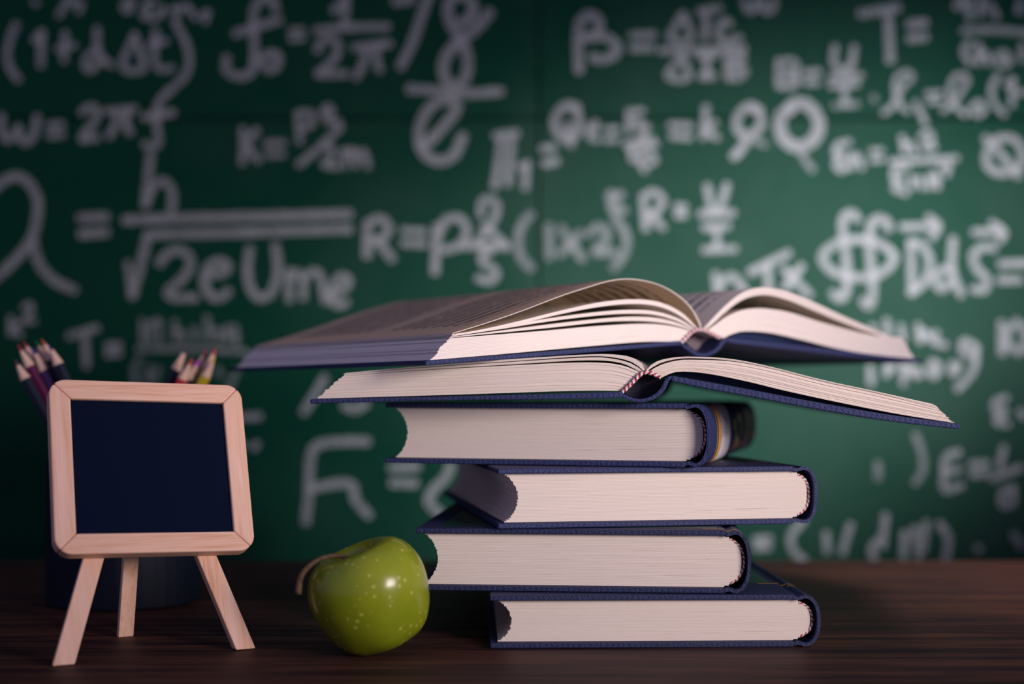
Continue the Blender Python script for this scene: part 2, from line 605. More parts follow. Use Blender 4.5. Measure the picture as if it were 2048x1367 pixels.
chalk('1557,122 1557,174 | 1558,124 1585,122 1594,140 1570,148 1596,158 1582,172 1558,172 | 1610,146 1638,144 | 1612,165 1636,166 | 1669,94 1667,126 1681,140 1700,134 1708,95 | '
      '1660,155 1722,152 | 1660,172 1714,168 | 1688,172 1688,210', 15)
chalk('1668,212 1714,208 | 1745,195 1750,200', 14, 'chalk_faint')
chalk('1720,28 1760,22 1796,15 | 1775,22 1778,70 1780,122 | 1818,50 1850,46 | 1818,78 1850,75', 19)
chalk('1925,62 1985,60 2060,66 | 1912,14 1940,12 | 1940,0 1938,40 | 1926,-4 1910,14 | 1962,-4 1960,32 | 1962,18 1980,12 1992,36 | 2040,0 2036,26 | 1938,84 1926,105 1940,128 | '
      '1955,90 1956,128 | 1957,112 1972,108 1980,128 | 2000,106 1994,120 2008,131 2019,118 2006,105 | 2044,90 2044,122', 15)
chalk('1767,226 1786,211 1803,176 1821,158 1820,148 1806,146 1793,158 1791,184 1802,212 1817,224 | 1830,205 1840,225 1850,248 | 1853,188 1880,186 | 1856,203 1880,202 | '
      '1885,222 1906,205 1926,175 1934,160 1920,150 1905,160 1898,190 1912,215 1930,230 | 1952,205 1941,220 1955,231 1968,218 1956,204 | 1996,150 1982,176 1986,206 2008,230 | '
      '2010,172 2024,160 | 2024,158 2022,212 | 2034,186 2056,184', 13)
chalk('1698,284 1676,290 1671,308 1686,312 1671,326 1680,340 1696,332 | 1700,310 1703,336 | 1703,318 1715,312 1723,336 | 1742,303 1762,301 | 1742,321 1764,319 | '
      '1803,274 1808,305 | 1808,292 1820,289 1828,306 | 1840,275 1855,265 1862,280 1845,295 1868,295 | 1780,324 1850,321 1912,317 | 1815,335 1790,340 1788,358 1804,360 1788,376 1812,386 | '
      '1825,356 1823,376 | 1836,355 1846,376 | 1860,350 1858,376 | 1861,356 1872,352 1874,376 | 1880,336 1896,330 1892,350', 14)
chalk('1998,276 1976,296 1974,330 2000,346 2036,336 2044,304 2026,278 2000,276 | 1970,276 2004,312 2036,352', 17)
chalk('1716,440 1704,427 1688,434 1685,459 1691,506 1694,554 1690,588 1678,596 1665,586 | 1776,459 1773,443 1757,437 1743,448 1738,490 1742,538 1745,586 1738,611 1725,601', 18)
chalk('1716,478 1756,486 1788,514 1762,546 1716,555 1668,544 1644,514 1674,486 1718,478', 18)
chalk('1821,484 1824,586 | 1820,484 1843,491 1859,522 1849,563 1820,586 | 1904,540 1884,538 1870,560 1882,578 1902,562 | 1905,478 1903,540 1922,590', 17)
chalk('1988,497 1966,494 1946,511 1954,538 1973,557 1969,579 1946,578 | 2000,528 2056,526 | 1998,560 2040,560', 17)
chalk('1802,454 1874,452 | 1856,434 1876,452 1862,476 | 1947,464 2006,464 | 1982,446 2006,464 1998,482', 16)
chalk('1431,548 1435,584 | 1438,572 1462,552 1484,574 1490,594 | 1500,545 1577,506 | 1534,530 1537,586 | 1568,538 1618,590 | 1602,532 1570,576', 17)
chalk('1745,652 1747,690 | 1773,640 1776,684 | 1801,652 1806,680 | 1835,650 1840,682 1852,664 1866,684 | 1836,668 1846,662 | 1872,664 1868,684 1890,690', 14, 'chalk')
chalk('1740,734 1742,766 | 1776,730 1772,750 | 1776,742 1786,732 | 1804,728 1806,768 | 1806,732 1820,736 1808,750 | 1832,734 1828,750 1842,748 | 1866,722 1856,738 1866,752 1878,736 1868,724 | '
      '1903,726 1904,748 1918,728 | 1946,690 1926,682 1924,704 1944,708 1950,690 1948,730 1934,756 1912,778', 15, 'chalk')
chalk('2003,645 2004,706 | 2034,642 2010,676 2038,706 | 2048,650 2050,700', 17)
chalk('2012,794 1990,804 1992,822 2010,820 1992,842 2016,848 | 2040,822 2048,834', 15)
chalk('1918,904 1893,913 1888,943 1890,978 1922,970 | 1888,944 1918,938 | 1942,928 1974,926 | 1942,948 1975,946 | 2006,894 1998,934 | 1984,956 2040,934 | 2026,974 2004,984 2004,1008 2024,1006 2024,980', 16)
chalk('1830,868 1842,900 1846,936 1830,966 | 1755,926 1756,956', 15, 'chalk_faint')
chalk('1510,1079 1540,1077 | 1512,1094 1538,1093 | 1606,1040 1582,1070 1586,1100 1608,1120 | 1652,1066 1654,1102 | 1700,1048 1684,1104 | 1770,1030 1764,1092 | 1760,1076 1742,1096 1748,1118 | '
      '1808,1064 1806,1114 | 1828,1054 1836,1114 | 1852,1044 1846,1100 | 1878,1046 1896,1076 1890,1122 | 1953,1094 1958,1098 | 2026,1066 2042,1092', 16)
chalk('138,672 195,655 | 170,667 174,732 | 215,692 240,690 | 215,708 240,706', 15)
chalk('22,634 22,668 | 40,646 26,656 42,670 | 48,616 60,608 63,624 50,640 70,642', 12)
chalk('285,640 287,686 | 300,646 302,682 | 302,650 318,642 320,684 | 350,642 351,682 | 352,664 368,666 370,684 | 390,656 395,680 | 415,634 418,682 | 420,664 438,660 441,682 | '
      '474,656 456,656 456,674 474,670 472,690 | 276,698 380,697 478,702 | 280,716 268,742 276,776 | 300,732 296,756 310,758 317,736 | 436,736 442,752 | 474,742 456,782 | 480,700 500,708 | 380,720 384,750', 13, 'chalk_faint')
chalk('468,835 520,832 | 470,878 486,890 | 514,886 508,896', 15)
chalk('736,882 690,882 640,888 622,912 618,980 612,1044 | 620,976 698,966 712,1000 738,1030', 19)
chalk('782,935 836,933 | 784,965 832,966 | 19:902,928 893,952 866,980 858,1004 880,1026 | 650,755 630,790 608,824 | 688,810 710,818 732,806', 18)

# ------------------------------------------------------------------ table
table = thing('desk', 'dark stained wooden desk with the book stack and easel on it', 'table', (0, .70, FZ))
top_z = -FZ
bevel(box('tabletop', (-.95, -.40, top_z - .03), (.95, .395, top_z), M['table'], table), .003, 2)
box('apron', (-.88, .30, top_z - .11), (.88, .325, top_z - .03), M['table'], table)
box('apron', (-.88, -.33, top_z - .11), (.88, -.305, top_z - .03), M['table'], table)
for x in (-.90, .85):
    for y in (-.35, .295):
        bevel(box('leg', (x, y, 0), (x + .05, y + .05, top_z - .03), M['table'], table), .003, 2)


# ------------------------------------------------------------------ books: shared builders
def prism(name, bots, tops, d0, d1, mats, parent, gap=.06, jd=0.0, js=0.0, face_first=0, face_last=0, vscale=1.0):
    """layers k: curve bots[k]..tops[k] in (s, z), extruded in depth from d0 to d1.
    materials: 0 = edges, 1 = printed face (top of the last layer / bottom of the first)"""
    V, Fc, MI, UV = [], [], [], []
    n = len(bots)
    for k in range(n):
        A, B = bots[k], tops[k]
        m = len(A)
        dj = d0 + random.uniform(0, jd)
        e0 = random.uniform(-js, js)
        base = len(V)
        arc = [0]
        for a, b in zip(B, B[1:]):
            arc.append(arc[-1] + (Vector(b) - Vector(a)).length)
        for i in range(m):
            a, b = Vector(A[i]), Vector(B[i])
            if i == 0 and js:
                t = (Vector(A[1]) - a).normalized()
                a, b = a + t * e0, b + t * e0
            V += [(a.x, dj, a.y), (b.x, dj, b.y), (b.x, d1, b.y), (a.x, d1, a.y)]
        v0, v1 = k / n * vscale, (k + 1) / n * vscale
        for i in range(m - 1):
            p, q = base + 4 * i, base + 4 * i + 4
            u0, u1 = arc[i] * 10, arc[i + 1] * 10
            w0, w1 = arc[i] / arc[-1], arc[i + 1] / arc[-1]
            Fc += [(p, q, q + 1, p + 1), (p + 1, q + 1, q + 2, p + 2), (p + 2, q + 2, q + 3, p + 3), (p + 3, q + 3, q, p)]
            MI += [0, face_last if k == n - 1 else 0, 0, face_first if k == 0 else 0]
            UV += [[(u0, v0), (u1, v0), (u1, v1), (u0, v1)], [(w0, 0), (w1, 0), (w1, 1), (w0, 1)],
                   [(u0, v0)] * 4, [(w0, 1), (w1, 1), (w1, 0), (w0, 0)]]
        for e in (base, base + 4 * (m - 1)):
            Fc.append((e, e + 1, e + 2, e + 3))
            MI.append(0)
            UV.append([(0, v0), (0, v1), (3, v1), (3, v0)])
    return mesh(name, V, Fc, mats, parent, MI, UV)


def layers(bot, top, n, m=36, gap=.05):
    b, t = resample(bot, m), resample(top, m)
    bots, tops = [], []
    for k in range(n):
        f0, f1 = k / n, (k + 1 - gap) / n
        bots.append([tuple(x.lerp(y, f0)) for x, y in zip(b, t)])
        tops.append([tuple(x.lerp(y, f1)) for x, y in zip(b, t)])
    return bots, tops


def cord(name, path, r, parent, twist=2.2, sides=8, step=.00045, r_in=None):
    """two-coloured twisted headband cord along a 3-D path"""
    P = [Vector(p) for p in path]
    L = sum((b - a).length for a, b in zip(P, P[1:]))
    m = max(8, int(L / step))
    C = resample(P, m)
    V, Fc, MI = [], [], []
    for i, c in enumerate(C):
        d = (C[min(m - 1, i + 1)] - C[max(0, i - 1)]).normalized()
        a = Vector((0, 1, 0))
        b = d.cross(a).normalized()
        for j in range(sides):
            th = 2 * math.pi * j / sides
            rr = r * (1 + .16 * math.sin(2 * th + i * .9))
            V.append(c + a * math.cos(th) * rr + b * math.sin(th) * rr)
    for i in range(m - 1):
        for j in range(sides):
            p, q = i * sides + j, i * sides + (j + 1) % sides
            Fc.append((p, q, q + sides, p + sides))
            MI.append(int(math.floor((i + j * twist * .5) / (2.6 if r < .001 else 2.9))) % 2)
    Fc.append(tuple(range(sides)))
    MI.append(0)
    Fc.append(tuple(range((m - 1) * sides, m * sides)))
    MI.append(0)
    return mesh(name, V, Fc, [M['red'], M['white']], parent, MI, None, True)


def arc_pts(cx, T, a, b, e, n=28):
    """half super-ellipse from the top hinge round to the bottom hinge"""
    out = []
    for i in range(n + 1):
        th = math.pi / 2 - math.pi * i / n
        c, s = math.cos(th), math.sin(th)
        out.append((cx + a * abs(c) ** (2 / e), T / 2 + b * math.copysign(abs(s) ** (2 / e), s)))
    return out


def offset(pts, d):
    out = []
    n = len(pts)
    for i in range(n):
        t = (Vector(pts[min(n - 1, i + 1)]) - Vector(pts[max(0, i - 1)])).normalized()
        out.append((pts[i][0] + t.y * d, pts[i][1] - t.x * d))
    return out


def closed_book(label, loc, yaw, W, T, Ld, cloth, roll=0.0, band=None, plaque=False, conc=.0075, exp=2.3, board_t=.0027, inset=.0036):
    root = thing('hardcover_book', label, 'book', loc, (0, R(roll), R(yaw)), 'closed hardcover books in the stack')
    xb = W - .0135
    bt = board_t
    bevel(prism('front_cover', [[(0, T - bt), (xb * .5, T - bt), (xb, T - bt)]], [[(0, T), (xb * .5, T), (xb, T)]], 0, Ld, cloth, root), .0006, 2)
    bevel(prism('back_cover', [[(0, 0), (xb * .5, 0), (xb, 0)]], [[(0, bt), (xb * .5, bt), (xb, bt)]], 0, Ld, cloth, root), .0006, 2)
    arc = arc_pts(xb + .005, T, W - xb - .005, T / 2 - .0003, exp)
    outer = [(xb + .0002, T - .0005), (xb + .0018, T - .0013), (xb + .0036, T - .0008)] + arc + [(xb + .0036, .0008), (xb + .0018, .0013), (xb + .0002, .0005)]
    inner = offset(outer, .0017)
    sp = prism('spine', [inner], [outer], 0, Ld, cloth, root)
    # page block: thin layers with a hollow fore-edge and a rounded back
    n = 34
    z0, z1 = bt + .0002, T - bt - .0002
    bots, tops = [], []
    xs = xb - .0035
    for k in range(n):
        f0, f1 = k / n, (k + .93) / n
        row = []
        fm = (f0 + f1) / 2
        q = 1 - (2 * fm - 1) ** 2
        xl = .0035 + conc * q ** .8 + random.uniform(-.00025, .00025)
        xr = xs + (W - .0046 - xs) * max(0, 1 - abs(2 * fm - 1) ** exp) ** (1 / exp)
        za, zb = z0 + (z1 - z0) * f0, z0 + (z1 - z0) * f1
        w = [random.uniform(-1, 1) * .00008 for _ in range(5)]
        ss = [0, .25, .5, .75, 1]
        bots.append([(xl + (xr - xl) * t, za) for t in ss])
        tops.append([(xl + (xr - xl) * t, zb) for t in ss])
    prism('page_block', bots, tops, inset, Ld - .003, [M['edge']], root, jd=.00022, js=.0002)
    # headband cord along the rounded back
    harc = arc_pts(xs + .0005, T, W - .0038 - xs, (z1 - z0) / 2 - .001, exp, 30)
    cord('headband', [(x, inset + .0006, z) for x, z in harc[4:-4]], .0007, root)
    # printing on the spine
    if band:
        def strip(name, y0, y1, i0, i1, m, off=.00016, par=None):
            cur = offset(outer, -off)[i0:i1 + 1]
            V, Fc, UV = [], [], []
            k = len(cur)
            for x, z in cur:
                V += [(x, y0, z), (x, y1, z)]
            for i in range(k - 1):
                Fc.append((2 * i, 2 * i + 2, 2 * i + 3, 2 * i + 1))
                a, b = i / (k - 1), (i + 1) / (k - 1)
                UV.append([(a, 0), (b, 0), (b, 1), (a, 1)])
            return mesh(name, V, Fc, m, par or sp, None, UV, True)
        no = len(outer) - 1
        wide = .0105 if plaque else .0016
        strip('gilt_band', band, band + wide, 0, no, M['gold'])
        strip('gilt_line', band - .0075 * (band > .02), band - .0055 * (band > .02) + .0004, 2, no - 2, M['gold_dull'])
        if plaque:
            strip('spine_label', band + wide + .0008, band + wide + .044, 5, no - 4, M['label'], .0002)
            for (a, b, i0, i1) in ((.108, .122, 14, 17), (.118, .126, 17, 24), (.126, .140, 19, 23), (.112, .116, 22, 26), (.132, .146, 12, 15), (.146, .154, 12, 19),
                                   (.150, .158, 21, 25), (.178, .190, 11, 24), (.198, .206, 10, 17), (.214, .226, 13, 22)):
                strip('gilt_lettering', a, b, i0, i1, M['gold_dull'])
        V = [(xb - .011, band, T + .00012), (xb + .0005, band, T + .00012), (xb + .0005, band + .0016, T + .00012), (xb - .011, band + .0016, T + .00012)]
        mesh('gilt_line', V, [(0, 1, 2, 3)], M['gold'], root)
        V = [(.012, band + .004, T + .0001), (xb - .003, band + .004, T + .0001), (xb - .003, band + .10, T + .0001), (.012, band + .10, T + .0001)]
        mesh('cover_panel', V, [(0, 1, 2, 3)], M['panel_green'], root)
    return root


def at(px, py, Y):
    return Vector(((px - CX) / F_PX * Y, Y, CZ - (py - HY) / F_PX * Y))


BL = .245


def place(px, Y, z):
    return ((px - CX) / F_PX * Y, Y, z)


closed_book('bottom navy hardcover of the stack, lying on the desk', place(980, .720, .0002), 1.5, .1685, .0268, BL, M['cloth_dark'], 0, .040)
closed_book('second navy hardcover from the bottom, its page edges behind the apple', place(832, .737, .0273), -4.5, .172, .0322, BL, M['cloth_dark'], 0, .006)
closed_book('third navy hardcover from the bottom, the closed one lying furthest right with brightest pages', place(996, .730, .0598), 9.5, .1725, .0308, BL, M['cloth'], 0, .040, exp=2.6)
closed_book('topmost closed navy hardcover, white label and orange band on its rounded spine', place(770, .783, .0909), -15.2, .1788, .0332, BL, M['cloth'], 0, .036, True, inset=.0062)


# ------------------------------------------------------------------ open books
class Open:
    def __init__(s, label, P0, yaw, pitch):
        s.P0 = Vector(P0)
        s.yaw, s.pitch = R(yaw), R(pitch)
        s.rot = Euler((s.pitch, 0, s.yaw), 'XYZ')
        s.root = thing('open_book', label, 'book', s.P0, s.rot, 'open hardcover books on the stack')
        mt = s.rot.to_matrix()
        s.u, s.v, s.w = mt.col[0].copy(), mt.col[1].copy(), mt.col[2].copy()

    def pt(s, px, py, d=0.0):
        """profile point (s, z) of the cross-section at depth d that shows at this pixel"""
        c = Vector((0, 0, CZ))
        ray = Vector(((px - CX) / F_PX, 1, -(py - HY) / F_PX))
        o = s.P0 + s.v * d
        t = s.v.dot(o - c) / s.v.dot(ray)
        p = c + ray * t - o
        return (p.dot(s.u), p.dot(s.w))

    def curve(s, pts, d=0.0, n=6):
        return [tuple(q)[:2] for q in catmull([(*s.pt(x, y, d), 0) for x, y in pts], n)]


def board_profile(B, name, bot, top, d0, d1, m=14):
    o = prism(name, [[tuple(p) for p in resample(B.curve(bot), m)]], [[tuple(p) for p in resample(B.curve(top), m)]], d0, d1, M['cloth'], B.root)
    bevel(o, .0006, 2)
    return o


def block(B, name, bot, top, n, d0, d1, mats, m=40, jd=.0003, js=.0003, ff=0, fl=0, vs=1.0):
    b, t = layers(B.curve(bot, d0), B.curve(top, d0), n, m)
    return prism(name, b, t, d0, d1, mats, B.root, jd=jd, js=js, face_first=ff, face_last=fl, vscale=vs)


# lower open book: square to the camera, resting on the closed stack
E_ = Open('lower open navy hardcover, lying on the closed stack under the other open book', at(1290, 745, .735), -7.0, 0)
EM = [M['edge'], M['page']]
board_profile(E_, 'front_cover', [(620, 807), (900, 800), (1150, 797.5), (1243, 795.5)], [(620, 797.5), (900, 792), (1150, 786), (1243, 783)], 0, BL)
board_profile(E_, 'spine', [(1240, 793), (1248, 797), (1267, 803), (1286, 804), (1308, 798), (1327, 783), (1338, 762), (1344, 756)],
              [(1240, 784), (1251, 790), (1268, 796), (1284, 797), (1303, 791), (1319, 778), (1332, 756), (1344, 750)], 0, BL, 30)
board_profile(E_, 'back_cover', [(1342, 762), (1420, 778), (1497, 792), (1645, 820), (1780, 842), (1918, 858)],
              [(1344, 751), (1420, 764), (1497, 778), (1645, 806), (1780, 829), (1921, 848)], 0, BL, 20)
block(E_, 'page_block', [(634, 796.5), (900, 789), (1150, 781), (1247, 781)], [(684, 752), (831, 741), (1026, 730), (1170, 724), (1240, 729), (1284, 746)], 24, .003, BL - .003, EM, jd=.0006, js=.0007)
block(E_, 'page_signature', [(685, 751.5), (831, 740), (1026, 728), (1170, 720), (1240, 725), (1284, 745)],
      [(688, 748), (831, 736), (1026, 723), (1170, 714.5), (1220, 716), (1262, 726), (1287, 743)], 5, .003, BL - .003, EM, jd=.0006, js=.0006)
block(E_, 'page_signature', [(688, 747.5), (831, 735), (1026, 721.5), (1170, 712), (1225, 714), (1265, 724), (1288, 742)],
      [(690, 745.5), (831, 732.5), (1026, 717.5), (1182, 708), (1237, 709), (1266, 715), (1284, 727), (1290, 740)], 4, .003, BL - .003, EM, jd=.0006, js=.0005, fl=1)
block(E_, 'page_block', [(1907, 845), (1794, 827), (1682, 805), (1571, 781), (1497, 763), (1423, 748), (1378, 743), (1348, 744), (1324, 754)],
      [(1877, 817), (1756, 787), (1645, 763), (1534, 735), (1460, 722), (1393, 719), (1356, 720), (1319, 730), (1296, 744)], 26, .003, BL - .003, EM, jd=.0006, js=.0007)
block(E_, 'page_signature', [(1876, 816), (1756, 786), (1645, 762), (1534, 734), (1460, 720.5), (1393, 716), (1356, 717), (1319, 726), (1293, 742)],
      [(1868, 808), (1756, 783), (1645, 759), (1534, 731), (1460, 717), (1393, 713), (1356, 713.5), (1319, 720), (1298, 732), (1291, 740)], 4, .003, BL - .003, EM, jd=.0004, js=.0006, fl=1)
p = E_.curve([(1244, 784), (1252, 776), (1267, 762), (1280, 749), (1291, 744), (1305, 747), (1322, 755)])
cord('headband', [(a, .0022, b) for a, b in p], .0011, E_.root)

block(E_, 'endpaper', [(1348, 750), (1420, 763), (1497, 777), (1645, 805), (1780, 828), (1900, 844.5)], [(1349, 746), (1378, 744.5), (1423, 749.5), (1497, 764.5), (1571, 782.5), (1682, 806.2), (1794, 828.3), (1900, 845)],
      1, .020, BL - .003, [M['paste'], M['paste']], 30, 0, 0)
block(E_, 'spine_lining', [(1251, 788), (1268, 795), (1284, 796), (1303, 790), (1318, 777), (1329, 758)], [(1250, 781), (1268, 764), (1281, 751), (1291, 746), (1304, 749), (1322, 756)],
      1, .014, BL - .004, [M['lining'], M['lining']], 20, 0, 0)

# upper open book: turned, its fore-edge towards the left front
F_ = Open('upper open navy hardcover topping the stack, printed pages fanning up', at(852, 725, .720), 35.0, -.15)
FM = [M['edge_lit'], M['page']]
FL = .245
board_profile(F_, 'front_cover', [(852, 730), (1000, 719), (1200, 703), (1293, 695), (1361, 690)], [(852, 721), (1000, 710), (1200, 694), (1293, 687), (1361, 681)], 0, FL)
board_profile(F_, 'spine', [(1360, 688), (1376, 700), (1396, 712), (1416, 712), (1438, 702), (1450, 686), (1460, 682)],
              [(1360, 682), (1379, 693), (1398, 705), (1414, 706), (1432, 697), (1445, 681), (1460, 674)], 0, FL, 26)
board_profile(F_, 'back_cover', [(1458, 685), (1571, 698), (1682, 711), (1780, 720), (1846, 725)], [(1460, 674), (1571, 687), (1682, 700), (1780, 712), (1848, 718)], 0, FL, 16)
# left half
block(F_, 'page_block', [(862, 719.5), (1000, 708), (1200, 690), (1290, 683), (1370, 683)], [(898, 676), (1000, 668), (1100, 660), (1200, 651), (1290, 647), (1345, 652), (1388, 664)], 14, .003, FL - .003, FM, js=.0009)
block(F_, 'page_signature', [(900, 675), (1000, 665), (1100, 655), (1200, 644), (1260, 641), (1310, 643), (1352, 650), (1389, 663)],
      [(900, 673.5), (1000, 661), (1100, 648), (1200, 637), (1260, 633), (1310, 635), (1354, 645), (1391, 662)], 3, .003, FL - .003, FM, js=.0004, fl=1)
block(F_, 'page_signature', [(902, 672.5), (1000, 658), (1100, 642), (1200, 630), (1260, 626.5), (1310, 629), (1356, 642), (1392, 661.5)],
      [(903, 671), (1000, 653), (1100, 636), (1200, 623), (1260, 619), (1310, 622), (1358, 637), (1394, 660)], 3, .003, FL - .003, FM, js=.0004, fl=1)
block(F_, 'page_signature', [(904, 670), (960, 662), (1040, 647), (1120, 628), (1200, 613), (1267, 607), (1320, 613), (1362, 632), (1395, 659)],
      [(905, 668), (960, 659), (1040, 641), (1120, 621), (1200, 604), (1267, 598), (1320, 604), (1364, 625), (1397, 658)], 3, .003, FL - .003, FM, js=.0003, fl=1)
block(F_, 'page', [(905.5, 667), (975, 645.6), (1045, 621.5), (1110, 596.6), (1160, 579.6), (1220, 562.1), (1263, 558.6), (1311, 567.6), (1349, 586.6), (1379, 613), (1396, 642), (1401, 656)],
      [(905.5, 665.5), (975, 644), (1045, 620), (1110, 595), (1160, 578), (1220, 560.5), (1263, 557), (1311, 566), (1350, 585), (1380, 611), (1398, 640), (1403, 655)],
      1, .003, FL - .003, [M['plain'], M['leaf']], 60, 0, 0, 1, 1)
# right half
block(F_, 'page_block', [(1829, 718), (1780, 714.5), (1682, 698), (1600, 678), (1540, 665), (1490, 662), (1466, 667), (1447, 676)],
      [(1803, 674), (1740, 668.5), (1650, 646), (1582, 625), (1530, 616.5), (1490, 618.5), (1455, 632), (1428, 651), (1411, 662)], 16, .003, FL - .003, FM, js=.0006, fl=1)
block(F_, 'page_signature', [(1776, 675), (1730, 661), (1680, 642), (1620, 617), (1575, 599), (1530, 589), (1490, 597), (1455, 620), (1428, 645), (1408, 661)],
      [(1772, 668), (1730, 650), (1680, 628), (1620, 600), (1575, 583), (1530, 574), (1490, 582), (1455, 607), (1426, 636), (1406, 658)], 4, .003, FL - .003, FM, js=.0004, ff=1, fl=1)
block(F_, 'endpaper', [(1462, 673), (1571, 686), (1682, 699), (1770, 710)], [(1463, 670), (1490, 664.5), (1540, 667.5), (1600, 680), (1682, 700), (1770, 712.5)],
      1, .012, FL - .003, [M['paste'], M['paste']], 30, 0, 0)
block(F_, 'spine_lining', [(1379, 692), (1398, 704), (1414, 705), (1432, 696), (1443, 682)], [(1372, 684), (1391, 667), (1403, 661), (1414, 663.5), (1443, 677)],
      1, .016, FL - .004, [M['lining_grey'], M['lining_grey']], 20, 0, 0)
p = F_.curve([(1367, 685), (1376, 676), (1390, 663), (1403, 658), (1414, 660), (1430, 668), (1446, 675)])
cord('headband', [(a, .0022, b) for a, b in p], .0012, F_.root)
V = []
for x, y in ((1395, 713), (1424, 711)):
    a, b = F_.pt(x, y)
    V += [(a, .022, b - .0002), (a, .026, b - .0002)]
mesh('gilt_band', V, [(0, 2, 3, 1)], M['gold'], F_.root)

# ------------------------------------------------------------------ apple
prof = [(0, .60), (.06, .62), (.17, .76), (.32, .92), (.50, .99), (.70, .93), (.88, .72), (.985, .40), (1.0, .10), (.955, -.22), (.86, -.54), (.71, -.82), (.55, -.98), (.40, -1.04), (.26, -.99), (.12, -.90), (0, -.87)]
pc = catmull([(a, b, 0) for a, b in prof], 5)
AR = .0296
NS = 64
V, Fc = [], []
for i, q in enumerate(pc):
    for j in range(NS):
        th = 2 * math.pi * j / NS
        wgt = max(0, -q.y - .3) * .05 + max(0, q.y - .5) * .035
        rr = max(q.x, 0) * (1 + wgt * math.cos(5 * th + .6) + .012 * math.cos(2 * th + 1))
        V.append(Vector((rr * math.cos(th), rr * math.sin(th), q.y * .84)) * AR)
for i in range(len(pc) - 1):
    for j in range(NS):
        a, b = i * NS + j, i * NS + (j + 1) % NS
        Fc.append((a, b, b + NS, a + NS))
tilt = Euler((R(6), R(-21), R(0)), 'XYZ')
mt = tilt.to_matrix()
low = min((mt @ v).z for v in V)
ax, ay = place(742, .705, 0)[:2]
apple = thing('apple', 'shiny green apple tipped on its side at the left foot of the book stack', 'apple', (ax, ay, -low + .0001), tilt)
mesh('flesh', V, Fc, M['apple'], apple, None, None, True)
SP = catmull([Vector((0, 0, .0165)), Vector((-.006, -.003, .0245)), Vector((-.016, -.006, .0275)), Vector((-.026, -.009, .0240)), Vector((-.031, -.011, .016))], 6)
V, Fc = [], []
for i, c in enumerate(SP):
    d = (SP[min(len(SP) - 1, i + 1)] - SP[max(0, i - 1)]).normalized()
    a = d.cross(Vector((0, 1, 0.2))).normalized()
    b = d.cross(a)
    r = .0012 + .0008 * (i / len(SP)) ** 3
    for j in range(8):
        th = j * math.pi / 4
        V.append(c + (a * math.cos(th) + b * math.sin(th)) * r)
for i in range(len(SP) - 1):
    for j in range(8):
        p, q = i * 8 + j, i * 8 + (j + 1) % 8
        Fc.append((p, q, q + 8, p + 8))
Fc += [tuple(range(8)), tuple(range(len(V) - 8, len(V)))]
mesh('stem', V, Fc, M['stem'], apple, None, None, True)

# ------------------------------------------------------------------ small chalkboard easel
yaw, lean = R(28), R(22.5)
P0 = (Vector((-.21435, .6781, 0)) + Vector((-.13215, .71318, 0))) / 2 + Vector((0, 0, .0004))
erot = Euler((-lean, 0, yaw), 'XYZ')
easel = thing('easel_blackboard', 'small blank blackboard in a pale pine frame on three wooden legs', 'easel', P0, erot)
roll = R(1.9)
bc = Vector((.0048, .0965))
BW, BH, RW, RT = .0995, .0920, .0105, .0085


def fr(x, z):
    c, s = math.cos(-roll), math.sin(-roll)
    return (bc.x + x * c - z * s, bc.y + x * s + z * c)


def plate(name, outline, y0, y1, m, parent, bv=.0009):
    n = len(outline)
    V = [(x, y0, z) for x, z in outline] + [(x, y1, z) for x, z in outline]
    Fc = [tuple(range(n)), tuple(range(n, 2 * n))] + [(i, (i + 1) % n, n + (i + 1) % n, n + i) for i in range(n)]
    o = mesh(name, V, Fc, m, parent)
    if bv:
        bevel(o, bv, 3, 40)
    return o


hw, hh, cr = BW / 2, BH / 2, .0085


def rail(side):
    """mitred rail with half of each rounded outer corner"""
    horiz = side in 'tb'
    a, b = (hw, hh) if horiz else (hh, hw)
    gq = .00006
    pts = []
    for sgn in (-1, 1):
        arc = []
        for k in range(7):
            th = R(45 + 45 * k / 6)
            arc.append((sgn * (a - cr + cr * math.cos(th) - gq), b - cr + cr * math.sin(th)))
        pts += arc if sgn == -1 else arc[::-1]
    pts += [(a - RW - gq, b - RW), (-(a - RW - gq), b - RW)]
    out = []
    for x, z in pts:
        if side == 't':
            q = (x, z)
        elif side == 'b':
            q = (-x, -z)
        elif side == 'l':
            q = (-z, x)
        else:
            q = (z, -x)
        out.append(fr(*q))
    return plate('frame_rail', out, -RT, 0, M['pine'] if horiz else M['pine_v'], easel)


for s_ in 'tblr':
    rail(s_)
iw, ih = hw - RW + .0006, hh - RW + .0006
plate('slate', [fr(-iw, -ih), fr(iw, -ih), fr(iw, ih), fr(-iw, ih)], -RT + .0022, -.0012, M['slate'], easel, 0)


def strip_leg(x0, x1, ztop, w, y0, y1):
    d = Vector((x1 - x0, ztop)).normalized()
    nx = Vector((d.y, -d.x)) * w / 2
    V = []
    for y in (y0, y1):
        zb = y * math.tan(lean)
        for sgn in (-1, 1):
            c = Vector((x0, 0)) + nx * sgn
            t = (zb - c.y) / d.y
            c = c + d * t
            V.append((c.x, y, c.y))
        for sgn in (1, -1):
            c = Vector((x1, ztop)) + nx * sgn
            V.append((c.x, y, c.y))
    Fc = [(0, 1, 2, 3), (4, 5, 6, 7), (0, 1, 5, 4), (1, 2, 6, 5), (2, 3, 7, 6), (3, 0, 4, 7)]
    bevel(mesh('leg', V, Fc, M['pine_v'], easel), .0006, 2)


strip_leg(-.0447, .0000, .128, .0098, .0004, .0056)
strip_leg(.0447, .0075, .126, .0098, .0004, .0056)
